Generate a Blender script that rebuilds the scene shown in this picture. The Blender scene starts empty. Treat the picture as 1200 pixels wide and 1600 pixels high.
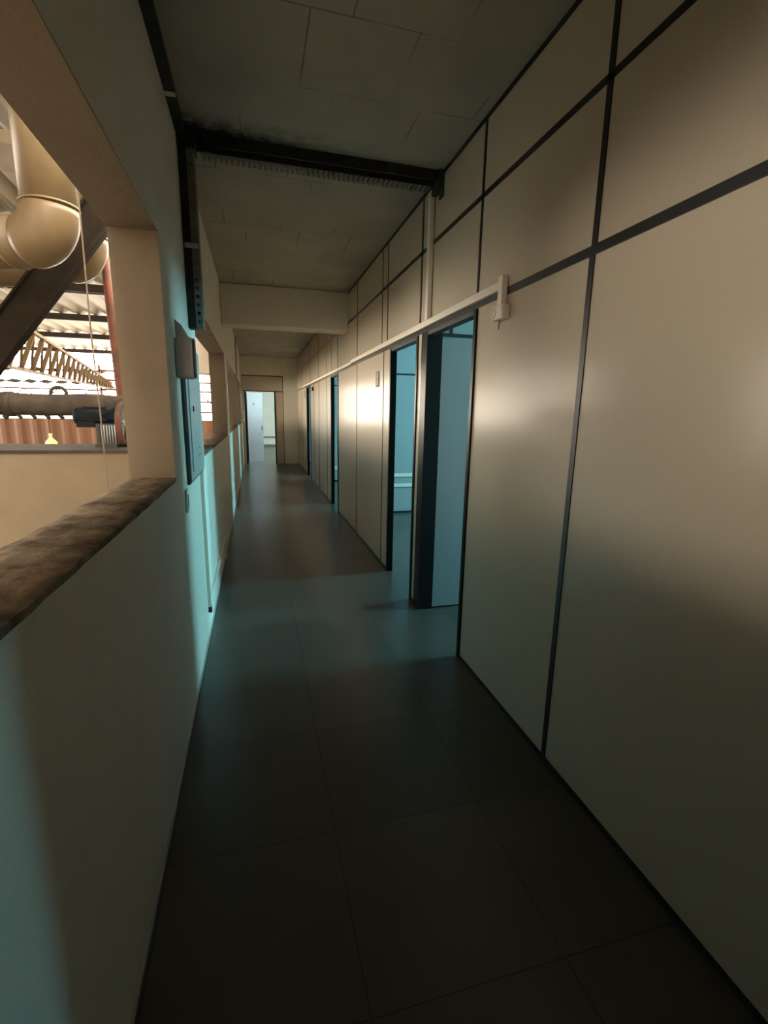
import bpy, bmesh, math, random
from mathutils import Vector, Matrix
random.seed(7)
S = bpy.context.scene
C = S.collection
# ---------------------------------------------------------------- camera, world, exposure
XL, XR, ZC = -0.355, 1.195, 3.0
yaw, pit, rol = 0.265312, -0.206565, 0.018115
f = Vector((math.sin(yaw)*math.cos(pit), math.cos(yaw)*math.cos(pit), math.sin(pit)))
r = Vector((math.cos(yaw), -math.sin(yaw), 0)); u = r.cross(f)
r2 = math.cos(rol)*r + math.sin(rol)*u; u2 = -math.sin(rol)*r + math.cos(rol)*u
cam = bpy.data.cameras.new('camera'); co = bpy.data.objects.new('camera', cam); C.objects.link(co)
co.matrix_world = Matrix(((r2.x, u2.x, -f.x, 0), (r2.y, u2.y, -f.y, 0), (r2.z, u2.z, -f.z, 1.5106), (0, 0, 0, 1)))
cam.sensor_fit = 'VERTICAL'; cam.sensor_height = 32.0; cam.lens = 32.0*736.78/1600; cam.clip_start = 0.02; cam.clip_end = 300
S.camera = co
W = bpy.data.worlds.new('world'); S.world = W; W.use_nodes = True
bg = W.node_tree.nodes['Background']; bg.inputs[0].default_value = (1.0, 0.87, 0.70, 1); bg.inputs[1].default_value = 17.0
S.view_settings.view_transform = 'Standard'; S.view_settings.look = 'None'; S.view_settings.gamma = 1
S.view_settings.use_curve_mapping = False; S.view_settings.exposure = 0.0
S.cycles.use_denoising = True; S.cycles.max_bounces = 10; S.cycles.diffuse_bounces = 5
S.cycles.sample_clamp_indirect = 4.0; S.cycles.caustics_reflective = False; S.cycles.caustics_refractive = False
CYAN = (0.27, 0.74, 0.88, 1)
WIN = 88      # strength of daylight through the tinted room windows

# ---------------------------------------------------------------- materials
def mat(name, col, rough=0.6, metal=0.0, var=0.0, vscale=6.0, bump=0.0, bscale=60.0, spec=0.5, emit=None, es=0, col2=None, stretch=None):
    m = bpy.data.materials.new(name); m.use_nodes = True; nt = m.node_tree; N = nt.nodes; L = nt.links
    b = N['Principled BSDF']; c = (*col, 1) if len(col) == 3 else col
    b.inputs['Base Color'].default_value = c; b.inputs['Roughness'].default_value = rough
    b.inputs['Metallic'].default_value = metal; b.inputs['Specular IOR Level'].default_value = spec
    tc = N.new('ShaderNodeTexCoord'); src = tc.outputs['Object']
    if stretch:
        mp = N.new('ShaderNodeMapping'); mp.inputs['Scale'].default_value = stretch; L.new(src, mp.inputs[0]); src = mp.outputs[0]
    if var or col2:
        n = N.new('ShaderNodeTexNoise'); n.inputs['Scale'].default_value = vscale; n.inputs['Detail'].default_value = 6
        n.inputs['Roughness'].default_value = 0.65
        L.new(src, n.inputs['Vector'])
        rp = N.new('ShaderNodeValToRGB'); rp.color_ramp.elements[0].position = 0.36; rp.color_ramp.elements[1].position = 0.66
        d = col2 if col2 else tuple(x*(1-var) for x in col[:3])
        rp.color_ramp.elements[0].color = (*d[:3], 1); rp.color_ramp.elements[1].color = c
        L.new(n.outputs['Fac'], rp.inputs[0]); L.new(rp.outputs[0], b.inputs['Base Color'])
        rr = N.new('ShaderNodeMapRange'); rr.inputs[3].default_value = min(1, rough*1.15); rr.inputs[4].default_value = rough*0.9
        L.new(n.outputs['Fac'], rr.inputs[0]); L.new(rr.outputs[0], b.inputs['Roughness'])
    if bump:
        n2 = N.new('ShaderNodeTexNoise'); n2.inputs['Scale'].default_value = bscale; n2.inputs['Detail'].default_value = 4
        L.new(src, n2.inputs['Vector']); bp = N.new('ShaderNodeBump'); bp.inputs['Strength'].default_value = bump; bp.inputs['Distance'].default_value = 0.01
        L.new(n2.outputs['Fac'], bp.inputs['Height']); L.new(bp.outputs[0], b.inputs['Normal'])
    if emit:
        b.inputs['Emission Color'].default_value = emit; b.inputs['Emission Strength'].default_value = es
    return m
M = {}
M['plaster'] = mat('plaster', (0.78, 0.74, 0.64), 0.7, var=0.07, vscale=2.5, bump=0.15, bscale=90)
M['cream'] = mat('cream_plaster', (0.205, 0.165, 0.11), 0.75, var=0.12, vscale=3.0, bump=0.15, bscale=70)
M['laminate'] = mat('laminate', (0.56, 0.495, 0.39), 0.21, spec=0.19, bump=0.012, bscale=4, stretch=(1, 1, 0.6))
M['black_profile'] = mat('black_profile', (0.012, 0.012, 0.012), 0.35)
M['black_gloss'] = mat('black_gloss', (0.010, 0.010, 0.010), 0.30, spec=0.18)
M['white_plastic'] = mat('white_plastic', (0.78, 0.72, 0.62), 0.45)
M['grey_plastic'] = mat('grey_plastic', (0.50, 0.49, 0.48), 0.55)
M['grey_metal'] = mat('grey_metal', (0.42, 0.45, 0.43), 0.38, var=0.08, vscale=8)
M['dark_metal'] = mat('dark_metal', (0.03, 0.035, 0.03), 0.6)
M['tray_metal'] = mat('tray_metal', (0.020, 0.022, 0.018), 0.65, var=0.6, vscale=12, col2=(0.006, 0.006, 0.005))
M['rib'] = mat('ribbed_strip', (0.20, 0.21, 0.18), 0.7, vscale=6, col2=(0.10, 0.10, 0.085))
M['tray_grey'] = mat('tray_grey', (0.20, 0.21, 0.19), 0.6, var=0.3, vscale=10)
M['sill'] = mat('rough_concrete', (0.32, 0.25, 0.17), 0.9, vscale=7, col2=(0.07, 0.05, 0.028), bump=0.8, bscale=25)
M['duct'] = mat('duct_paint', (0.15, 0.105, 0.052), 0.42, var=0.18, vscale=5)
M['steel'] = mat('brown_steel', (0.022, 0.016, 0.011), 0.9, spec=0.1, var=0.3, vscale=5)
M['rust'] = mat('rust', (0.20, 0.05, 0.025), 0.75, vscale=5, col2=(0.08, 0.045, 0.03))
M['pipe'] = mat('dirty_pipe', (0.075, 0.055, 0.037), 0.85, vscale=9, col2=(0.035, 0.027, 0.022), bump=0.6, bscale=14)
M['teal'] = mat('teal_paint', (0.005, 0.010, 0.014), 0.6, spec=0.15, var=0.3)
M['truss'] = mat('truss_paint', (0.14, 0.088, 0.042), 0.7)
M['purlin'] = mat('purlin_steel', (0.03, 0.023, 0.018), 0.9, spec=0.1)
M['clad'] = mat('brown_cladding', (0.17, 0.075, 0.035), 0.6, var=0.1, vscale=2)
M['lamp_yellow'] = mat('lamp_yellow', (0.85, 0.65, 0.28), 0.4, emit=(1, .75, .4, 1), es=0.25)
M['rope'] = mat('rope', (0.20, 0.16, 0.12), 0.8)
M['ground'] = mat('ground', (0.27, 0.23, 0.17), 0.9, var=0.2)
M['ledge'] = mat('ledge_dirt', (0.05, 0.04, 0.035), 0.9, var=0.4, vscale=8)
M['window_light'] = mat('tinted_window', (0.1, 0.3, 0.35), 0.3, emit=CYAN, es=WIN)
M['window_dim'] = mat('dimmed_window', (0.1, 0.3, 0.35), 0.3, emit=CYAN, es=WIN*.5)  # same pane with its glow halved, to dim light on the near left wall
M['partition'] = mat('darkened_laminate', (0.33, 0.34, 0.345), 0.4)  # same laminate as the corridor, colour darkened to offset bright room light
M['window_neutral'] = mat('plain_window', (0.5, 0.5, 0.5), 0.3, emit=(0.68, 0.90, 0.95, 1), es=56)
M['tube'] = mat('lamp_tube', (0.7, 0.68, 0.6), 0.3)
M['leaf'] = mat('door_laminate', (0.24, 0.26, 0.27), 0.45, var=0.06, vscale=3)

def roof_mat():
    m = bpy.data.materials.new('translucent_roof'); m.use_nodes = True; nt = m.node_tree; N = nt.nodes; L = nt.links
    b = N['Principled BSDF']; b.inputs['Base Color'].default_value = (0.20, 0.175, 0.135, 1); b.inputs['Roughness'].default_value = 0.5
    t = N.new('ShaderNodeBsdfTranslucent'); t.inputs[0].default_value = (0.42, 0.37, 0.30, 1)
    mx = N.new('ShaderNodeMixShader'); mx.inputs[0].default_value = 0.10
    L.new(b.outputs[0], mx.inputs[1]); L.new(t.outputs[0], mx.inputs[2]); L.new(mx.outputs[0], N['Material Output'].inputs[0]); return m
M['roof'] = roof_mat()

def joint_mat(name, bw, rh, loc, base, base2, mortar, msize, rough, offset=0.0, spec=0.5, thr=None, rotz=0, scuff=0.0, broken=False):
    m = bpy.data.materials.new(name); m.use_nodes = True; nt = m.node_tree; N = nt.nodes; L = nt.links
    b = N['Principled BSDF']; b.inputs['Specular IOR Level'].default_value = spec
    tc = N.new('ShaderNodeTexCoord'); mp = N.new('ShaderNodeMapping'); mp.inputs['Location'].default_value = loc; mp.inputs['Rotation'].default_value[2] = rotz
    br = N.new('ShaderNodeTexBrick'); br.offset = offset; br.squash = 1
    L.new(tc.outputs['Object'], mp.inputs[0]); L.new(mp.outputs[0], br.inputs['Vector'])
    br.inputs['Scale'].default_value = 1; br.inputs['Brick Width'].default_value = bw; br.inputs['Row Height'].default_value = rh
    br.inputs['Mortar Size'].default_value = msize; br.inputs['Mortar Smooth'].default_value = 0.2
    br.inputs['Color1'].default_value = (*base, 1); br.inputs['Color2'].default_value = (*base2, 1)
    src = (br.outputs['Color'])
    n = N.new('ShaderNodeTexNoise'); n.inputs['Scale'].default_value = 2.2; n.inputs['Detail'].default_value = 5; L.new(tc.outputs['Object'], n.inputs['Vector'])
    mx = N.new('ShaderNodeMix'); mx.data_type = 'RGBA'; mx.blend_type = 'MULTIPLY'; mx.inputs[0].default_value = 0.5
    L.new(src, mx.inputs[6]); L.new(n.outputs['Fac'], mx.inputs[7])
    br.inputs['Mortar'].default_value = (*base, 1)
    # joints as dark lines, broken up where the paint has filled them
    n2 = N.new('ShaderNodeTexNoise'); n2.inputs['Scale'].default_value = 1.4 if broken else 2.5; n2.inputs['Detail'].default_value = 3; L.new(tc.outputs['Object'], n2.inputs['Vector'])
    rp = N.new('ShaderNodeMapRange'); rp.inputs[1].default_value = 0.50 if broken else 0.2; rp.inputs[2].default_value = 0.63 if broken else 0.5; L.new(n2.outputs['Fac'], rp.inputs[0])
    mu = N.new('ShaderNodeMath'); mu.operation = 'MULTIPLY'; L.new(br.outputs['Fac'], mu.inputs[0]); L.new(rp.outputs[0], mu.inputs[1])
    m3 = N.new('ShaderNodeMix'); m3.data_type = 'RGBA'; L.new(mu.outputs[0], m3.inputs[0]); L.new(mx.outputs[2], m3.inputs[6]); m3.inputs[7].default_value = (*mortar, 1)
    last = m3.outputs[2]
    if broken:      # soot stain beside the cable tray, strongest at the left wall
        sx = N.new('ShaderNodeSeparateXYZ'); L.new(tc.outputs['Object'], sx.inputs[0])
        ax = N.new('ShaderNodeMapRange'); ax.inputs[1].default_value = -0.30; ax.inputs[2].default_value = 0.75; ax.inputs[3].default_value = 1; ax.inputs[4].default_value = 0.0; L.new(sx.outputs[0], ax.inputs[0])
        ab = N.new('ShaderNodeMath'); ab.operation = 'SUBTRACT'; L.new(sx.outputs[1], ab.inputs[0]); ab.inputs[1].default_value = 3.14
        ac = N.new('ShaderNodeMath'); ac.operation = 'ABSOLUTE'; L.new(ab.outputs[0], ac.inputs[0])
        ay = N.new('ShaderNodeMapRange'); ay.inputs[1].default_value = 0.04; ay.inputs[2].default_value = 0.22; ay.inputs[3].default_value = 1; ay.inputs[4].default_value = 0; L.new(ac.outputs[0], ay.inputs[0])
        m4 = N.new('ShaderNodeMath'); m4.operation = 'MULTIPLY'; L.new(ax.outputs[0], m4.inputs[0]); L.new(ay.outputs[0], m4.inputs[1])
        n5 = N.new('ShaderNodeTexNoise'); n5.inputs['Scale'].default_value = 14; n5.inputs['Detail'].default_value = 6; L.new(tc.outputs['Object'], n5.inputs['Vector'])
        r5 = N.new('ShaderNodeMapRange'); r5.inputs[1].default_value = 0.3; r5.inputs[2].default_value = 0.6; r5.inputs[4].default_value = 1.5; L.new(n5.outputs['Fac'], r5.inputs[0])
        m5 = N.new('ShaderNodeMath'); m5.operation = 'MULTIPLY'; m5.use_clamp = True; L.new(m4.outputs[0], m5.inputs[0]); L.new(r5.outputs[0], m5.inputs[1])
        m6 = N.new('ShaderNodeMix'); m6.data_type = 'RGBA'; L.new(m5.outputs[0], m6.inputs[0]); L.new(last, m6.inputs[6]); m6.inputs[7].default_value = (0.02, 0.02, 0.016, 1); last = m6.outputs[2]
    L.new(last, b.inputs['Base Color'])
    n3 = N.new('ShaderNodeTexNoise'); n3.inputs['Scale'].default_value = 5; n3.inputs['Detail'].default_value = 3; n3.inputs['Roughness'].default_value = 0.5
    L.new(tc.outputs['Object'], n3.inputs['Vector'])
    r3 = N.new('ShaderNodeMapRange'); r3.inputs[1].default_value = 0.1; r3.inputs[2].default_value = 0.9; r3.inputs[3].default_value = rough; r3.inputs[4].default_value = rough+scuff
    b.inputs['Roughness'].default_value = rough+scuff/2
    bp = N.new('ShaderNodeBump'); bp.inputs['Strength'].default_value = 0.3; bp.inputs['Distance'].default_value = 0.004; bp.invert = True
    L.new(mu.outputs[0], bp.inputs['Height']); L.new(bp.outputs[0], b.inputs['Normal'])
    return m
M['floor'] = joint_mat('floor_tiles', 0.57, 0.57, (-0.23, -0.31, 0), (0.118, 0.100, 0.084), (0.088, 0.082, 0.072), (0.03, 0.026, 0.022), 0.0028, 0.24, scuff=0.12)
M['ceiling'] = joint_mat('ceiling_slab', 0.44, 0.46, (0.02, -0.29, 0), (0.50, 0.46, 0.37), (0.485, 0.45, 0.37), (0.13, 0.12, 0.10), 0.004, 0.85, offset=0.37, broken=True)

# ---------------------------------------------------------------- mesh helpers
def B(): return bmesh.new()
def box(bm, x0, x1, y0, y1, z0, z1):
    v = [bm.verts.new((x, y, z)) for x in (x0, x1) for y in (y0, y1) for z in (z0, z1)]
    for q in ((0, 1, 3, 2), (4, 6, 7, 5), (0, 4, 5, 1), (2, 3, 7, 6), (0, 2, 6, 4), (1, 5, 7, 3)): bm.faces.new([v[i] for i in q])
def obox(bm, a, b, w, h, up=(0, 0, 1)):          # box beam from a to b
    a, b = Vector(a), Vector(b); d = (b-a).normalized(); s = d.cross(Vector(up)).normalized(); t = s.cross(d)
    vs = [bm.verts.new(p + s*w/2*i + t*h/2*j) for p in (a, b) for i, j in ((-1, -1), (1, -1), (1, 1), (-1, 1))]
    for q in ((3, 2, 1, 0), (4, 5, 6, 7), (0, 1, 5, 4), (1, 2, 6, 5), (2, 3, 7, 6), (3, 0, 4, 7)): bm.faces.new([vs[i] for i in q])
def tube(bm, pts, rad, n=12, cap=True):
    pts = [Vector(p) for p in pts]; rings = []; prev = None
    for i, p in enumerate(pts):
        t = (pts[min(i+1, len(pts)-1)] - pts[max(i-1, 0)]).normalized()
        if prev is None: s = t.orthogonal().normalized()
        else: s = (prev - t*prev.dot(t)).normalized()
        prev = s; w = t.cross(s); R = rad[i] if isinstance(rad, (list, tuple)) else rad
        rings.append([bm.verts.new(p + (s*math.cos(2*math.pi*k/n) + w*math.sin(2*math.pi*k/n))*R) for k in range(n)])
    for A, Z in zip(rings, rings[1:]):
        for k in range(n):
            fc = bm.faces.new((A[k], A[(k+1) % n], Z[(k+1) % n], Z[k])); fc.smooth = True
    if cap: bm.faces.new(rings[0][::-1]); bm.faces.new(rings[-1])
def ring(bm, c, R, rr, axis='X', n=32, m=8, sx=1.0):
    c = Vector(c); rg = []
    for i in range(n):
        a = 2*math.pi*i/n; d = Vector((0, math.cos(a), math.sin(a))) if axis == 'X' else Vector((math.cos(a), 0, math.sin(a)))
        ax = Vector((1, 0, 0)) if axis == 'X' else Vector((0, 1, 0))
        rg.append([bm.verts.new(c + d*R + (d*math.cos(2*math.pi*k/m) + ax*sx*math.sin(2*math.pi*k/m))*rr) for k in range(m)])
    for i in range(n):
        A, Z = rg[i], rg[(i+1) % n]
        for k in range(m):
            fc = bm.faces.new((A[k], A[(k+1) % m], Z[(k+1) % m], Z[k])); fc.smooth = True
def obj(name, bm, m, parent=None, bevel=0.0, off=None):
    bmesh.ops.recalc_face_normals(bm, faces=bm.faces)
    me = bpy.data.meshes.new(name); bm.to_mesh(me); bm.free()
    o = bpy.data.objects.new(name, me); C.objects.link(o)
    if m: me.materials.append(M[m])
    if parent:
        o.parent = parent
        pm = parent; l = Vector((0, 0, 0))
        while pm: l += pm.location; pm = pm.parent
        me.transform(Matrix.Translation(-l))
    if bevel:
        b = o.modifiers.new('bevel', 'BEVEL'); b.width = bevel; b.segments = 2; b.limit_method = 'ANGLE'
    return o
def struct(name, bm, m, parent=None, bevel=0.0):
    o = obj(name, bm, m, parent, bevel)
    if not parent: o['kind'] = 'structure'
    return o
def tag(o, label, cat, group=None):
    o['label'] = label; o['category'] = cat
    if group: o['group'] = group
    return o
def thing(name, label, cat, loc, group=None, kind=None):
    o = bpy.data.objects.new(name, None); C.objects.link(o); o.location = loc; o.empty_display_size = 0.05
    if kind: o['kind'] = kind
    else: tag(o, label, cat, group)
    return o

# ================================================================ STRUCTURE
Y0, Y1, XO = -3.0, 14.2, 5.6
bm = B(); box(bm, XL-0.185, XO, Y0-0.15, 22.0, -0.15, 0); struct('floor', bm, 'floor')
bm = B(); box(bm, XL-0.185, XO+.1, Y0-0.15, 22.0, ZC, ZC+0.15); struct('ceiling', bm, 'ceiling')
# left wall: parapet, openings, pillars
SIL, HEAD, XW = 1.195, 2.22, XL-0.185
OPEN = [(0.45, 2.28), (3.42, 6.6), (7.1, 10.45), (10.85, 13.85)]
bm = B(); box(bm, XW, XL, Y0, 21.5, 0, SIL); box(bm, XW, XL, Y0, 21.5, HEAD, ZC)
ed = [Y0] + [e for o_ in OPEN for e in o_] + [21.5]
for a, b_ in zip(ed[0::2], ed[1::2]): box(bm, XW, XL, a, b_, SIL, HEAD)
bmesh.ops.remove_doubles(bm, verts=bm.verts, dist=1e-5)
struct('wall_left', bm, 'plaster')
# sills: rough mortar bed with an uneven edge
for a, b_ in OPEN:
    bm = B(); n = int((b_-a)/0.06); rows = []
    for i in range(n+1):
        y = a + (b_-a)*i/n
        e = 0.004*random.random(); rw = []
        for k in range(7):
            x = XW-0.004 + (XL+0.001+e-(XW-0.004))*k/6
            rw.append(bm.verts.new((x, y, SIL+0.016+random.uniform(-.004, .003) - (0.004 if k in (0, 6) else 0))))
        rows.append((rw, bm.verts.new((XW-0.004, y, SIL-0.0)), bm.verts.new((XL+0.001+e, y, SIL-0.002))))
    for P, Q in zip(rows, rows[1:]):
        for k in range(6): bm.faces.new((P[0][k], P[0][k+1], Q[0][k+1], Q[0][k])).smooth = True
        bm.faces.new((P[1], P[0][0], Q[0][0], Q[1])); bm.faces.new((P[0][6], P[2], Q[2], Q[0][6])); bm.faces.new((P[2], P[1], Q[1], Q[2]))
    struct('window_sill', bm, 'sill')
# thin cream skins on the reveals: warm outside light put into their colour
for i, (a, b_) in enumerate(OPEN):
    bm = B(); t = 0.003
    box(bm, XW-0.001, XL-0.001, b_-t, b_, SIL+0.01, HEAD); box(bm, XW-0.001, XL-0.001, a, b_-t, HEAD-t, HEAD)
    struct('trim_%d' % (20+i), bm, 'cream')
# end of corridor behind camera
bm = B(); box(bm, XW, XO, Y0-0.15, Y0, 0, ZC); struct('wall_back', bm, 'plaster')
# concrete beam across
bm = B(); box(bm, XL, XR+.01, 6.32, 6.62, 2.53, ZC); struct('trim_1', bm, 'plaster', bevel=0.015)
# outer room wall with windows
DOORS = [(-0.27, 0.50), (2.54, 3.29), (3.52, 4.23), (7.10, 7.74), (10.78, 11.5)]
WINS = [(-0.35, -0.05), (2.0, 2.9), (4.0, 4.9), (7.0, 7.9), (10.7, 11.6)]
WZ0, WZ1 = 1.4, 2.7
bm = B(); box(bm, XO, XO+.1, Y0, 22, 0, WZ0); box(bm, XO, XO+.1, Y0, 22, WZ1, ZC)
ed = [Y0] + [e for w_ in WINS for e in w_] + [16.2, 18.4, 22]
for a, b_ in zip(ed[0::2], ed[1::2]): box(bm, XO, XO+.1, a, b_, WZ0, WZ1)
bmesh.ops.remove_doubles(bm, verts=bm.verts, dist=1e-5)
struct('wall_outer', bm, 'plaster')
for i, (a, b_) in enumerate(WINS + [(16.2, 18.4)]):
    w = thing('window_%d' % (i+1), '', '', (XO+.05, (a+b_)/2, WZ0), kind='structure')
    bm = B(); box(bm, XO+.045, XO+.055, a+.03, b_-.03, WZ0+.03, WZ1-.03); obj('pane', bm, 'window_neutral' if i == 5 else 'window_dim' if i == 0 else 'window_light', w)
    bm = B(); box(bm, XO+.03, XO+.07, a, a+.03, WZ0, WZ1); box(bm, XO+.03, XO+.07, b_-.03, b_, WZ0, WZ1)
    box(bm, XO+.03, XO+.07, a+.03, b_-.03, WZ0, WZ0+.03); box(bm, XO+.03, XO+.07, a+.03, b_-.03, WZ1-.03, WZ1)
    obj('window_frame', bm, 'grey_metal', w)
# right wall panels (laminate modules between black profiles)
TH = 0.04; XB = XR+TH; HZ = 2.08; R2 = 2.63
bm = B(); ed = [Y0] + [e for d_ in DOORS for e in d_] + [Y1]
for a, b_ in zip(ed[0::2], ed[1::2]): box(bm, XR, XB, a, b_, 0, HZ)
box(bm, XR, XB, Y0, Y1, HZ, ZC)
bmesh.ops.remove_doubles(bm, verts=bm.verts, dist=1e-5)
struct('wall_right', bm, 'laminate')
def strip(n, y0, y1, z0, z1, p=0.004, m='black_profile'):
    bm = B(); box(bm, XR-p, XR+0.01, y0, y1, z0, z1); return struct('trim_%d' % n, bm, m)
nn = 30
strip(nn, Y0, Y1, HZ-0.002, HZ+0.032, 0.006); nn += 1
strip(nn, Y0, Y1, R2-0.013, R2+0.013); nn += 1
strip(nn, Y0, 6.31, ZC-0.022, ZC, 0.005); nn += 1
strip(nn, 6.63, Y1, ZC-0.022, ZC, 0.005); nn += 1
ed2 = [Y0] + [e for d_ in DOORS for e in d_] + [Y1]
for a, b_ in zip(ed2[0::2], ed2[1::2]): strip(nn, a, b_, 0.0, 0.022, 0.005); nn += 1
for y, w in ((0.54, .03), (1.59, .028), (2.53, .022), (3.475, .026), (4.39, .014), (4.58, .012), (5.74, .012), (7.13, .02), (7.72, .012), (8.25, .012), (9.31, .012), (10.76, .02), (12.6, .014)):
    strip(nn, y-w/2, y+w/2, HZ+.032, ZC-.022); nn += 1
for y, w in ((1.595, .028), (4.50, .014), (5.74, .014), (8.25, .012), (9.31, .012), (10.1, .012), (12.7, .012)):
    strip(nn, y-w/2, y+w/2, 0.022, HZ-.002); nn += 1
# glossy black door frames
for i, (a, b_) in enumerate(DOORS):
    d = thing('door_%d' % (i+1), '', '', (XR, (a+b_)/2, 0), kind='structure')
    bm = B(); box(bm, XR-.012, XB+.008, a-.028, a+.006, 0, HZ-.004); obj('door_jamb', bm, 'black_gloss', d, bevel=0.003)
    wf = .028
    if i == 1: wf = .115
    a2 = b_-.006
    bm = B(); box(bm, XR-.012, XB+(.065 if i == 1 else .008), a2, b_+wf, 0, HZ-.004); obj('door_jamb', bm, 'black_gloss', d, bevel=0.003)
    bm = B(); box(bm, XR-.008, XB+.01, a, b_, HZ-.03, HZ-.003); obj('door_head', bm, 'dark_metal', d)
    if i == 1:   # leaf swung fully into the room
        bm = B(); box(bm, XB+.066, XB+.76, b_-.004, b_+.032, 0.015, HZ-.045); lf = obj('door_leaf', bm, 'leaf', d)
        lf['label'] = 'pale laminate door leaf standing open'
        bm = B(); tube(bm, [(XB+.66, b_-.03, 1.02), (XB+.66, b_-.06, 1.02), (XB+.56, b_-.06, 1.02)], .009, 8); obj('door_handle', bm, 'grey_metal', lf)
    elif i in (0, 2, 3, 4):   # leaves folded back inside, against the near side
        bm = B(); box(bm, XB+.016, XB+.70, a-.04, a-.008, 0.015, HZ-.045) if i != 2 else box(bm, XB+.016, XB+.70, a-.10, a-.068, 0.015, HZ-.045)
        obj('door_leaf', bm, 'leaf', d)
# partitions between rooms
for i, y in enumerate((0.95, 3.37, 6.86, 10.4, 14.2)):
    bm = B(); x0 = XB
    box(bm, x0, XO, y, y+.035, 0, ZC); struct('wall_partition_%d' % (i+1), bm, 'partition')
    bm = B(); box(bm, x0, XO, y-.004, y, 2.06, 2.085); struct('trim_%d' % nn, bm, 'black_profile'); nn += 1
    bm = B(); box(bm, x0, XO, y-.004, y, 0.0, .03); struct('trim_%d' % nn, bm, 'black_profile'); nn += 1
    xs = (1.395, 2.4, 3.6, 4.8)
    for x in xs:
        bm = B(); box(bm, x-.013, x+.013, y-.004, y, 2.085, ZC); struct('trim_%d' % nn, bm, 'black_profile'); nn += 1
# end wall of corridor: laminate partition with door and a masonry return on the right
bm = B(); box(bm, 0.8, XB, 14.16, 14.34, 0, ZC); box(bm, XL, 0.8, 14.2, 14.34, 2.49, ZC); struct('wall_far', bm, 'plaster')
bm = B(); box(bm, 0.56, 0.8, 14.2, 14.25, 0, 2.49); box(bm, XL, 0.56, 14.2, 14.25, 2.06, 2.49); box(bm, XL, -0.26, 14.2, 14.25, 0, 2.06)
struct('wall_far_partition', bm, 'laminate')
for (x0, x1, z0, z1) in ((XL+.04, 0.8, 2.465, 2.49), (0.785, 0.8, 0, 2.465), (XL+.04, .8, 2.045, 2.07)):
    bm = B(); box(bm, x0, x1, 14.192, 14.21, z0, z1); struct('trim_%d' % nn, bm, 'black_profile'); nn += 1
d = thing('door_6', '', '', (0.15, 14.22, 0), kind='structure')
for x in (-0.265, 0.55):
    bm = B(); box(bm, x-.005, x+.03, 14.185, 14.26, 0, 2.045); obj('door_jamb', bm, 'black_gloss', d)
bm = B(); a = Vector((-.225, 14.28, 0)); b_ = Vector((.21, 14.98, 0)); obox(bm, a+Vector((0, 0, 1.02)), b_+Vector((0, 0, 1.02)), .035, 2.0)
lf = obj('door_leaf', bm, 'leaf', d); lf['label'] = 'pale blue-lit door leaf half open'
dn = (b_-a).normalized(); nrm = Vector((dn.y, -dn.x, 0)); p = a + dn*.76
bm = B(); tube(bm, [p+nrm*.01+Vector((0, 0, 1.0)), p+nrm*.06+Vector((0, 0, 1.0)), p+nrm*.06-dn*.1+Vector((0, 0, 1.0))], .011, 8)
obox(bm, p+nrm*.02+Vector((0, 0, .92)), p+nrm*.02+Vector((0, 0, 1.08)), .03, .01, up=nrm); obj('door_handle', bm, 'dark_metal', lf)
bm = B(); q = a + dn*.33 + nrm*.02; obox(bm, q+Vector((0, 0, 1.68)), q+Vector((0, 0, 1.73)), .05, .006, up=nrm); obj('door_plate', bm, 'dark_metal', lf)
# end room
bm = B(); box(bm, XW, XO, 21.5, 21.65, 0, ZC); struct('wall_end_room', bm, 'plaster')

# ================================================================ CORRIDOR THINGS
# horizontal conduit on header + drops
cr = thing('cable_raceway', 'long white plastic cable raceway running above the office doors', 'cable raceway', (XR, 6, 2.12))
bm = B(); box(bm, XR-.032, XR-.006, 2.235, 6.0, 2.105, 2.145); obj('raceway_run', bm, 'white_plastic', cr, .002)
bm = B(); box(bm, XR-.030, XR-.006, 6.01, 12.4, 2.095, 2.130); obj('raceway_run', bm, 'white_plastic', cr, .002)
bm = B(); box(bm, XR-.036, XR-.006, 2.195, 2.235, 2.035, 2.165); obj('raceway_elbow', bm, 'white_plastic', cr, .002)
dr = thing('raceway_drop', 'white vertical plastic raceway dropping from the dark ceiling tray to the door header', 'cable raceway', (XR, 3.28, 2.15))
bm = B(); box(bm, XR-.034, XR-.004, 3.245, 3.295, 2.147, 2.90); obj('raceway_run', bm, 'white_plastic', dr, .003)
bm = B(); box(bm, XR-.04, XR-.002, 3.24, 3.30, 2.90, 2.935); obj('raceway_end_cap', bm, 'white_plastic', dr, .003)
jb = thing('socket_box', 'small cream surface socket box hanging below the raceway end', 'socket box', (XR, 2.22, 2.0))
bm = B(); box(bm, XR-.045, XR, 2.165, 2.265, 1.965, 2.034); obj('box_body', bm, 'white_plastic', jb, .008)
bm = B(); ring(bm, (XR-.046, 2.245, 1.998), .019, .005, 'X', 20, 6); obj('socket_ring', bm, 'white_plastic', jb)
bm = B(); tube(bm, [(XR-.02, 2.22, 1.966), (XR-.022, 2.23, 1.945), (XR-.012, 2.25, 1.93)], .003, 6); obj('loose_wire', bm, 'rope', jb)
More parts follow.
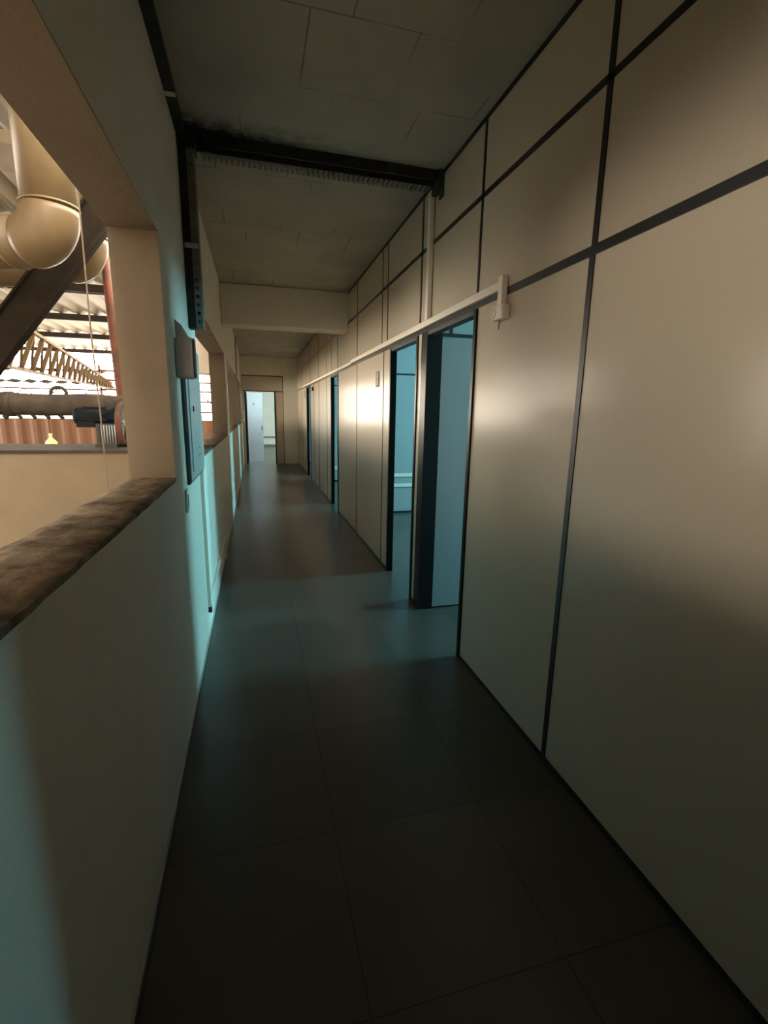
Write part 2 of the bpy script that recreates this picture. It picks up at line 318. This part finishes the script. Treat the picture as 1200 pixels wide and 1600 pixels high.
# dark cable trays
def tray_box(bm, a, b_, w, h, up=(0, 0, 1)): obox(bm, a, b_, w, h, up)
ct = thing('cable_tray', 'sooty black cable tray crossing the ceiling from wall to wall', 'cable tray', (0.4, 3.17, ZC))
bm = B(); box(bm, XL+.09, XR-.004, 3.12, 3.128, ZC-.06, ZC); box(bm, XL+.09, XR-.004, 3.20, 3.208, ZC-.06, ZC); box(bm, XL+.09, XR-.004, 3.128, 3.20, ZC-.012, ZC-.0005)
obj('tray_channel', bm, 'tray_metal', ct)
bm = B()
for k in range(44):
    x = XL+.11 + k*.032; box(bm, x, x+.02, 3.209, 3.31, ZC-.058, ZC-.03)
box(bm, XL+.10, XR-.036, 3.2085, 3.31, ZC-.030, ZC-.0005)
obj('tray_rungs', bm, 'rib', ct)
for x in (-0.20, 0.86):
    bm = B(); box(bm, x-.018, x+.018, 3.105, 3.119, ZC-.10 if x < 0 else ZC-.06, ZC-.01); obj('tray_bracket', bm, 'dark_metal', ct)
bm = B(); box(bm, XR-.035, XR-.0005, 3.10, 3.235, ZC-.105, ZC-.001); box(bm, XR-.012, XR-.0005, 3.10, 3.16, ZC-.15, ZC-.105); obj('tray_end_bracket', bm, 'dark_metal', ct)
ct2 = thing('cable_tray', 'black cable tray along the top of the left wall, nearest the viewer', 'cable tray', (XL, 1.0, ZC))
bm = B(); box(bm, XL+.001, XL+.045, -2.9, 3.05, ZC-.045, ZC-.001); obj('tray_channel', bm, 'tray_metal', ct2)
for y in (-.6, 1.0, 2.72):
    bm = B(); box(bm, XL+.001, XL+.049, y, y+.03, ZC-.05, ZC-.0445); obj('tray_clip', bm, 'white_plastic', ct2)
vt = thing('cable_tray', 'upright perforated dark metal tray hanging down the left wall above the box', 'cable tray', (XL, 3.12, 1.975))
bm = B(); box(bm, XL+.001, XL+.045, 3.09, 3.17, 1.975, ZC-.001); obj('tray_channel', bm, 'tray_metal', vt)
bm = B(); z = 1.975
ya, yb = 3.085, 3.092   # perforated cover face with a column of punched slots
box(bm, XL+.045, XL+.055, ya, yb, 1.975, ZC-.09); box(bm, XL+.072, XL+.085, ya, yb, 1.975, ZC-.09)
while z < ZC-.12:
    box(bm, XL+.055, XL+.072, ya, yb, z, z+.028); z += .045
box(bm, XL+.078, XL+.085, yb, 3.17, 1.975, ZC-.09)
box(bm, XL+.045, XL+.078, 3.12, 3.17, 1.976, ZC-.09)
obj('perforated_cover', bm, 'tray_grey', vt)
bm = B(); box(bm, XL+.01, XL+.08, 3.078, 3.0845, 2.40, 2.425); obj('tray_clip', bm, 'grey_plastic', vt)
bm = B(); box(bm, XL+.001, XL+.09, 3.072, 3.2, ZC-.10, ZC-.001); obj('tray_corner', bm, 'tray_metal', vt)
# grey wall box + bracket
wb = thing('wall_box', 'grey rounded plastic box jutting from the left wall above the electrical panel', 'wall box', (XL, 2.52, 1.66))
bm = B(); box(bm, XL+.001, XL+.083, 2.49, 2.56, 1.655, 1.845); obj('box_body', bm, 'grey_plastic', wb, .012)
bm = B(); box(bm, XL+.083, XL+.089, 2.495, 2.555, 1.66, 1.84); obj('box_lid', bm, 'dark_metal', wb, .002)
bm = B(); v = [(XL+.005, 2.52, 1.846), (XL+.065, 2.52, 1.846), (XL+.035, 2.52, 1.90), (XL+.005, 2.52, 1.925)]
fa = [bm.verts.new(a) for a in v]; fb = [bm.verts.new((a[0], a[1]+.01, a[2])) for a in v]
bm.faces.new(fa); bm.faces.new(fb[::-1])
for k in range(4): bm.faces.new((fa[k], fa[(k+1) % 4], fb[(k+1) % 4], fb[k]))
obj('mounting_bracket', bm, 'grey_plastic', wb)
# electrical panel
ep = thing('electrical_panel', 'tall grey metal electrical panel with a flat door on the left wall', 'electrical panel', (XL, 2.95, 1.13))
bm = B(); box(bm, XL+.001, XL+.016, 2.62, 3.30, 1.125, 1.86); obj('cabinet_body', bm, 'dark_metal', ep, .002)
bm = B(); box(bm, XL+.016, XL+.024, 2.635, 3.295, 1.14, 1.85); obj('cabinet_frame', bm, 'grey_metal', ep, .002)
bm = B(); box(bm, XL+.024, XL+.030, 2.70, 3.24, 1.185, 1.81); pd = obj('cabinet_door', bm, 'grey_metal', ep, .002)
bm = B(); box(bm, XL+.030, XL+.036, 2.80, 2.82, 1.50, 1.53); obj('door_lock', bm, 'black_profile', pd)
for y, zz in ((2.95, 1.25), (2.99, 1.29), (3.02, 1.25)):
    bm = B(); box(bm, XL+.030, XL+.0315, y, y+.03, zz, zz+.006); obj('vent_slot', bm, 'dark_metal', pd)
# switch
sw = thing('wall_switch', 'small white wall fitting under the electrical panel', 'switch', (XL, 2.53, 1.0))
bm = B(); box(bm, XL+.001, XL+.012, 2.50, 2.56, 1.0, 1.115); obj('face_plate', bm, 'white_plastic', sw, .004)
bm = B(); box(bm, XL+.012, XL+.017, 2.52, 2.54, 1.03, 1.09); obj('rocker', bm, 'white_plastic', sw, .002)
# vertical + skirting conduit on left wall
vc = thing('wall_conduit', 'upright white conduit running from the electrical panel down to the floor', 'conduit', (XL, 3.22, .2))
bm = B(); box(bm, XL+.001, XL+.022, 3.20, 3.235, 0.20, 1.124); obj('conduit_run', bm, 'white_plastic', vc, .002)
bm = B(); box(bm, XL+.001, XL+.024, 3.20, 3.235, 0.16, .199); obj('conduit_end_cap', bm, 'black_profile', vc, .002)
hc = thing('wall_conduit', 'low white conduit running level along the foot of the left wall', 'conduit', (XL, 4.1, .2))
bm = B(); box(bm, XL+.001, XL+.020, 3.237, 4.95, 0.205, .235); obj('conduit_run', bm, 'white_plastic', hc, .002)
bm = B(); box(bm, XL+.001, XL+.024, 4.951, 4.99, 0.0, .24); obj('conduit_drop', bm, 'white_plastic', hc, .002)
bm = B(); box(bm, XL, XL+.006, Y0, Y1, 0, .02); struct('baseboard_left', bm, 'grey_plastic')
# far left conduit + box
fc_ = thing('wall_conduit', 'thin dark conduit running down the farthest left pillar', 'conduit', (XL, 10.7, 1.4))
bm = B(); box(bm, XL+.001, XL+.022, 10.68, 10.72, 1.22, ZC); obj('conduit_run', bm, 'tray_grey', fc_)
fb_ = thing('wall_box', 'small cream box on the far left wall beside the end door', 'wall box', (XL, 14, 1.2))
bm = B(); box(bm, XL+.001, XL+.06, 13.9, 14.1, 1.2, 1.5); obj('box_body', bm, 'white_plastic', fb_, .006)
bm = B(); box(bm, XL+.06, XL+.066, 13.92, 14.08, 1.22, 1.48); obj('box_lid', bm, 'white_plastic', fb_, .002)
# door plaques
def plaque(y, z, w, h, label):
    t = thing('door_sign', label, 'sign', (XR, y, z))
    bm = B(); box(bm, XR-.004, XR-.0005, y-w/2, y+w/2, z-h/2, z+h/2); obj('plate', bm, 'white_plastic', t, .001)
    bm = B(); e = .014
    for (y0, y1, z0, z1) in ((y-w/2, y-w/2+e, z-h/2, z+h/2), (y+w/2-e, y+w/2, z-h/2, z+h/2), (y-w/2+e, y+w/2-e, z+h/2-e, z+h/2), (y-w/2+e, y+w/2-e, z-h/2, z-h/2+e), (y-e*.6, y+e*.6, z-h/2+e, z+h/2-e), (y-w/2+e, y, z-.0, z+.014)):
        box(bm, XR-.008, XR-.004, y0, y1, z0, z1)
    obj('plate_frame', bm, 'tray_grey', t)
plaque(4.72, 1.84, .11, .15, 'small framed door sign beside the second doorway')
plaque(12.0, 1.92, .16, .18, 'small door sign past the farthest right doorway')
sn = thing('wall_sensor', 'tiny dark sensor on the panel between the far doorways', 'sensor', (XR, 10.25, 1.98))
bm = B(); box(bm, XR-.03, XR-.0005, 10.2, 10.3, 1.94, 2.02); obj('sensor_body', bm, 'dark_metal', sn, .004)
# ceiling fluorescent batten
fl = thing('ceiling_light', 'unlit fluorescent batten on the far corridor ceiling', 'ceiling light', (0.8, 12.1, ZC))
bm = B(); box(bm, .5, 1.1, 12.07, 12.13, ZC-.045, ZC-.0005); obj('lamp_body', bm, 'white_plastic', fl, .004)
bm = B(); tube(bm, [(.54, 12.1, ZC-.065), (1.06, 12.1, ZC-.065)], .013, 10); obj('lamp_tube', bm, 'tube', fl)
for x in (.53, 1.07):
    bm = B(); box(bm, x-.01, x+.01, 12.08, 12.12, ZC-.08, ZC-.045); obj('lamp_holder', bm, 'white_plastic', fl)
# raceways seen inside the rooms
def room_raceway(y, z0, z1, x0, x1, label, m='white_plastic'):
    o = thing('cable_raceway', label, 'cable raceway', (x0, y, z0))
    bm = B(); box(bm, x0, x1, y-.03, y-.0045, z0, z1); obj('raceway_run', bm, m, o, .002)
room_raceway(6.86, .565, .62, XB+.01, XO-.01, 'upper white cable raceway on the back partition of the second room')
room_raceway(6.86, .41, .46, XB+.01, XO-.01, 'lower white cable raceway on the back partition of the second room')
room_raceway(10.4, .27, .34, XB+.01, XO-.01, 'white cable raceway on the back partition of the third room')
room_raceway(21.5, .36, .43, XL+.01, XO-.01, 'grey cable raceway low on the back wall of the end room', 'tray_grey')
bm = B(); box(bm, XL+.01, XO-.01, 21.47, 21.4995, 0, .08); struct('baseboard_far', bm, 'tray_grey')

# ================================================================ WAREHOUSE OUTSIDE THE OPENINGS
bm = B(); box(bm, -30, XW, -12, 45, -3.7, -3.5); struct('warehouse_floor', bm, 'ground')
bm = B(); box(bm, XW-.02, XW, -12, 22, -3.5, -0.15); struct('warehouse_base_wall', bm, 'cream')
# cross wall with dirty ledge
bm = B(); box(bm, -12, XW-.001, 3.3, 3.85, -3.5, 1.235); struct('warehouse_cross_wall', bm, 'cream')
bm = B(); box(bm, -12, XW-.001, 3.29, 3.86, 1.235, 1.255); struct('warehouse_ledge', bm, 'ledge')
# cream beam stub beyond second opening
bm = B(); box(bm, -1.35, XW-.001, 6.95, 7.2, 1.99, 2.6); struct('warehouse_beam', bm, 'plaster')
# roof purlins and corrugated sheets
PUR = [-7, -2.9, 1.2, 5.3, 9.4, 13.6, 17.9, 22.3, 28.0]
ORD = ['farthest behind the viewer', 'next behind the viewer', 'directly beside the viewer', 'nearest ahead, above the ducts', 'second ahead, just past the ducts', 'third ahead, above the lattice truss', 'fourth ahead, near the clad end wall', 'fifth ahead, beyond the clad wall', 'last and farthest ahead']
RZ = 4.42
for i, y in enumerate(PUR):
    bm = B(); box(bm, -26, XW-.05, y-.06, y+.06, RZ-.20, RZ-.02)
    if i >= 4: box(bm, -26, XW-.05, y+.55, y+.60, RZ-.12, RZ-.02)
    tag(obj('roof_purlin', bm, 'purlin'), 'dark steel roof purlin across the warehouse, ' + ORD[i], 'purlin', 'warehouse roof purlins')
def sheet(y0, y1, z0, z1, x0, x1, per, amp, name, label, group, m='roof', th=.006):
    bm = B(); n = int((x1-x0)/per*6); rows = []
    for y, z in ((y0, z0), (y1, z1)):
        up, dn_ = [], []
        for i in range(n+1):
            x = x0 + (x1-x0)*i/n; ph = (x/per) % 1.0
            h = amp if .30 < ph < .56 else (0 if ph < .12 or ph > .74 else amp*.5)
            up.append(bm.verts.new((x, y, z+h))); dn_.append(bm.verts.new((x, y, z+h-th)))
        rows.append((up, dn_))
    for i in range(n):
        a, b_ = rows
        bm.faces.new((a[0][i], a[0][i+1], b_[0][i+1], b_[0][i])); bm.faces.new((a[1][i+1], a[1][i], b_[1][i], b_[1][i+1]))
        bm.faces.new((a[0][i+1], a[0][i], a[1][i], a[1][i+1])); bm.faces.new((b_[0][i], b_[0][i+1], b_[1][i+1], b_[1][i]))
    tag(obj(name, bm, m), label, 'roof sheet', group)
for i, (a, b_) in enumerate(zip(PUR, PUR[1:])):
    sheet(a-.05, b_+.1, RZ+.13, RZ-.005, -22, XW-.3, .48, .11, 'roof_sheet', 'pale corrugated roof sheeting, the bay ' + ORD[i], 'warehouse roof sheets')
# pinkish concrete beam near upper left
bm = B(); box(bm, -12, XW-.05, 6.2, 6.9, RZ-.32, RZ-.205); tag(obj('concrete_beam', bm, 'cream'), 'pinkish concrete beam under the roof behind the upright duct', 'beam')
# side and far walls, open above; unseen near side built up to block light
bm = B(); box(bm, -15.2, -15, -12, 4.0, -3.5, RZ-.2); box(bm, -15.2, -15, 4.0, 45, -3.5, -2.5); struct('unseen_side_wall', bm, 'clad')
bm = B()
n = 140; x0, x1 = -16, XW-.05; pr = []
for i in range(n+1):
    x = x0+(x1-x0)*i/n; o_ = .05 if (i//2) % 2 else 0
    pr.append((bm.verts.new((x, 18.0-o_, -3.5)), bm.verts.new((x, 18.0-o_, 1.15)), bm.verts.new((x, 18.06-o_, -3.5)), bm.verts.new((x, 18.06-o_, 1.15))))
for a, b_ in zip(pr, pr[1:]):
    bm.faces.new((a[0], b_[0], b_[1], a[1])); bm.faces.new((b_[2], a[2], a[3], b_[3])); bm.faces.new((a[1], b_[1], b_[3], a[3]))
struct('warehouse_clad_wall', bm, 'clad')
bm = B(); box(bm, -12, XW-.05, -12, -11.8, -3.5, RZ); struct('warehouse_rear_wall', bm, 'clad')
# glazing bars above the cladding
gl = thing('glazing_frame', 'grid of thin dark glazing bars above the brown cladding at the warehouse end', 'glazing frame', (-2.6, 18.05, 1.15))
for z in (1.42, 1.78, 2.12, 2.42, 2.72):
    bm = B(); box(bm, -4.9, XW-.05, 18.0, 18.06, z-.03, z+.03); obj('glazing_bar', bm, 'clad', gl)
for x in (-4.9, -3.5, -2.2, -1.0):
    bm = B(); box(bm, x-.03, x+.03, 18.0, 18.06, 1.15, 2.9); obj('glazing_post', bm, 'clad', gl)
bm = B(); obox(bm, (-1.95, 17.97, 2.12), (-1.3, 17.97, 1.6), .03, .04); obj('glazing_brace', bm, 'clad', gl)
bm = B(); obox(bm, (-4.75, 17.97, 2.5), (-4.3, 17.97, 1.9), .03, .04); obj('glazing_brace', bm, 'clad', gl)
# wavy eaves of the farther roofs
for z, y in ((2.78, 20.0), (2.38, 20.6)):
    sheet(y-.4, y+.4, z+.03, z, -20, -5.2 if z > 2.5 else -4.8, .5, .07, 'eave_sheet', 'upper wavy roof edge against the bright sky' if z > 2.5 else 'lower wavy roof edge against the bright sky', 'far roof edges', 'purlin')
# far lattice girder
fg = thing('lattice_girder', 'thin reddish lattice girder low against the sky behind the pipe', 'girder', (-8, 19, 1.85))
bm = B(); obox(bm, (-14, 19, 2.15), (-5, 19, 2.12), .05, .05); obj('top_chord', bm, 'rust', fg)
bm = B(); obox(bm, (-14, 19, 1.70), (-5, 19, 1.70), .05, .05); obj('bottom_chord', bm, 'rust', fg)
bm = B()
for k in range(9): obox(bm, (-14+k, 19, 1.70), (-13.5+k, 19, 2.13), .03, .03); obox(bm, (-13.5+k, 19, 2.13), (-13+k, 19, 1.70), .03, .03)
obj('lattice_web', bm, 'rust', fg)
# big roof truss
tr = thing('roof_truss', 'long brown lattice roof truss running away between the roof and the pipe', 'truss', (-3.2, 7, 2))
A, Z = Vector((-2.86, 7.0, 2.60)), Vector((-5.06, 20, 2.43)); A2, Z2 = Vector((-3.05, 7.0, 2.02)), Vector((-5.06, 20, 2.20))
bm = B(); obox(bm, A, Z, .05, .045); obj('top_chord', bm, 'truss', tr)
bm = B(); obox(bm, A2, Z2, .05, .035); obj('bottom_chord', bm, 'truss', tr)
n = 22
for k in range(n):
    t0, t1, t2 = k/n, (k+.38)/n, (k+.62)/n
    bm = B(); obox(bm, A2.lerp(Z2, (k+.0)/n), A.lerp(Z, t1), .012, .07, up=(1, 0, .3)); obox(bm, A.lerp(Z, t1), A2.lerp(Z2, (k+1)/n), .012, .035, up=(1, 0, .3))
    obj('truss_web', bm, 'truss', tr)
# ducts
def arc(c, a, b_, n=10):
    return [c + (a-c)*math.cos(t*math.pi/2/n) + (b_-c)*math.sin(t*math.pi/2/n) for t in range(n+1)]
def duct(x, y, z, R, d, label, length):
    t = thing('ventilation_duct', label, 'duct', (x, y, z))
    d = Vector(d).normalized(); rb = R*1.15
    top = Vector((x, y, z+rb)); cen = top + d*rb; side = cen - Vector((0, 0, rb))
    bm = B(); tube(bm, [(x, y, RZ-.25), (x, y, z+rb)], R, 28); obj('duct_riser', bm, 'duct', t)
    bm = B(); tube(bm, arc(cen, top, side, 12), R*1.06, 28); obj('duct_elbow', bm, 'duct', t)
    bm = B(); tube(bm, [side, side + d*length], R, 28); obj('duct_run', bm, 'duct', t)
    for s in (0.12, 0.9, 1.8):
        bm = B(); tube(bm, [side + d*s, side + d*(s+.025)], R*1.075, 28); obj('duct_seam', bm, 'duct', t)
    bm = B(); tube(bm, [(x, y, z+rb+.004), (x, y, z+rb+.018)], R*1.08, 28); obj('duct_seam', bm, 'duct', t)
duct(-1.285, 4.0, 2.63, .165, (-1, .55, .02), 'thick cream ventilation duct with a big elbow, nearest the opening', 5)
duct(-1.41, 5.2, 2.81, .165, (-1, .55, 0), 'second cream ventilation duct behind and below the big elbow', 5)
# brace and post
br_ = thing('steel_brace', 'heavy dark brown steel beam slanting down to the left under the ducts', 'beam', (-2.2, 4.9, 1.8))
for off, w, h in ((0, .02, .25), (.115, .13, .018), (-.115, .13, .018)):
    bm = B(); a, b_ = Vector((-1.03, 4.9, 3.36)), Vector((-3.0, 4.9, .85)); d_ = (b_-a).normalized(); sd = Vector((d_.z, 0, -d_.x))
    obox(bm, a+sd*off, b_+sd*off, w, h, up=sd); obj('beam_web' if off == 0 else 'beam_flange', bm, 'steel', br_)
bm = B(); box(bm, -1.0, -.62, 4.7, 5.1, 3.40, 3.9); tag(obj('gusset_block', bm, 'steel'), 'dark steel bracket under the roof where the slanting beam ends', 'bracket')
po = thing('pipe_post', 'rust red upright steel pole between the ducts and the pillar', 'pole', (-1.33, 5.5, 1.0))
bm = B(); tube(bm, [(-1.40, 5.6, 4.2), (-1.365, 5.6, 2.4), (-1.32, 5.6, .5), (-1.30, 5.6, -3.5)], .038, 14); obj('pole_shaft', bm, 'rust', po)
bm = B(); tube(bm, [(-1.387, 5.6, 3.75), (-1.386, 5.6, 3.80)], .055, 14); obj('pole_collar', bm, 'rust', po)
# horizontal pipe with hook
hp = thing('horizontal_pipe', 'thick grimy brown pipe running level across the warehouse opening', 'pipe', (-2, 4.6, 1.52))
bm = B(); pts, rad = [], []
for k in range(60):
    x = XW-.02 - k*.10; pts.append((x, 4.6, 1.53+.004*math.sin(k))); rad.append(.088+.006*random.random())
tube(bm, pts, rad, 18); obj('pipe_run', bm, 'pipe', hp)
bm = B(); ring(bm, (-1.57, 4.6, 1.615), .060, .014, 'Y', 20, 8); obj('lifting_eye', bm, 'pipe', hp)
for x in (-1.0, -1.9, -2.8):
    bm = B(); tube(bm, [(x, 4.6, 1.53), (x-.05, 4.6, 1.53)], .102, 18); obj('pipe_band', bm, 'pipe', hp)
for k in range(9):
    bm = B(); x = -1.25-k*.1; tube(bm, [(x, 4.58, 1.44), (x-.02, 4.57, 1.425-random.random()*.012)], .022, 8); obj('dirt_clump', bm, 'pipe', hp)
# motor on stand + fan
mo = thing('electric_motor', 'dark teal electric motor on a stand on the ledge beside the fan', 'motor', (-1.03, 3.6, 1.255))
bm = B(); tube(bm, [(-1.15, 3.6, 1.455), (-1.13, 3.6, 1.455), (-.91, 3.6, 1.455)], [.048, .058, .058], 20); obj('motor_casing', bm, 'teal', mo)
bm = B()
for k in range(9): a = math.pi*2*k/9; obox(bm, (-1.10, 3.6+.058*math.cos(a), 1.455+.058*math.sin(a)), (-.95, 3.6+.058*math.cos(a), 1.455+.058*math.sin(a)), .006, .012)
obj('cooling_fins', bm, 'teal', mo)
bm = B(); box(bm, -1.13, -1.02, 3.54, 3.60, 1.385, 1.425); obj('terminal_box', bm, 'teal', mo, .004)
bm = B(); box(bm, -1.02, -1.00, 3.55, 3.65, 1.2555, 1.41); box(bm, -1.0, -.90, 3.56, 3.58, 1.2555, 1.41); box(bm, -1.03, -.90, 3.53, 3.67, 1.2555, 1.275); obj('motor_stand', bm, 'dark_metal', mo)
bm = B()
for k in range(6): tube(bm, [(-.99+k*.016, 3.555, 1.275), (-.99+k*.016, 3.555, 1.40)], .004, 6)
obj('guard_bars', bm, 'grey_metal', mo)
fn = thing('fan_wheel', 'brown rimmed belt wheel standing beside the dark motor', 'wheel', (-.875, 3.62, 1.255))
bm = B(); ring(bm, (-.87, 3.62, 1.405), .128, .022, 'X', 36, 8, 1.0); obj('wheel_rim', bm, 'rust', fn)
bm = B()
for k in range(5): a = math.pi*2*k/5+.3; obox(bm, (-.87, 3.62, 1.405), (-.87, 3.62+.12*math.cos(a), 1.405+.12*math.sin(a)), .012, .022, up=(1, 0, 0))
tube(bm, [(-.90, 3.62, 1.405), (-.84, 3.62, 1.405)], .028, 12); obj('wheel_spokes', bm, 'grey_metal', fn)
bm = B(); box(bm, -.84, -.80, 3.57, 3.67, 1.2555, 1.40); obj('bearing_block', bm, 'dark_metal', fn, .004)
# ropes
bm = B(); tube(bm, [(-.83, 3.0, RZ-.01), (-.83, 3.0, 2.53), (-.837, 3.0, 1.9), (-.832, 3.0, 1.5), (-.836, 3.0, .3), (-.836, 3.0, -1.0)], .0045, 6)
tag(obj('hanging_rope', bm, 'rope'), 'thin grey rope hanging in front of the cream wall outside the opening', 'rope')
bm = B(); tube(bm, [(-1.26, 5.4, RZ-.01), (-1.25, 5.4, 2.4), (-1.22, 5.4, 1.62)], .006, 6)
tag(obj('hanging_rope', bm, 'rope'), 'thin cord hanging between the rusty pole and the pillar', 'rope')
# pendant
pl = thing('pendant_lamp', 'small yellow bell shaped pendant lamp in front of the brown cladding', 'lamp', (-5.8, 16, .42))
bm = B(); tube(bm, [(-5.8, 16, .42), (-5.8, 16, .52), (-5.8, 16, .60), (-5.8, 16, .64)], [.16, .145, .07, .045], 24); obj('lamp_shade', bm, 'lamp_yellow', pl)
bm = B(); tube(bm, [(-5.8, 16, .64), (-5.8, 16, .76)], .04, 12); obj('lamp_neck', bm, 'lamp_yellow', pl)
bm = B(); tube(bm, [(-5.8, 16, .76), (-5.8, 16, RZ-.0)], .006, 6); obj('lamp_cord', bm, 'steel', pl)
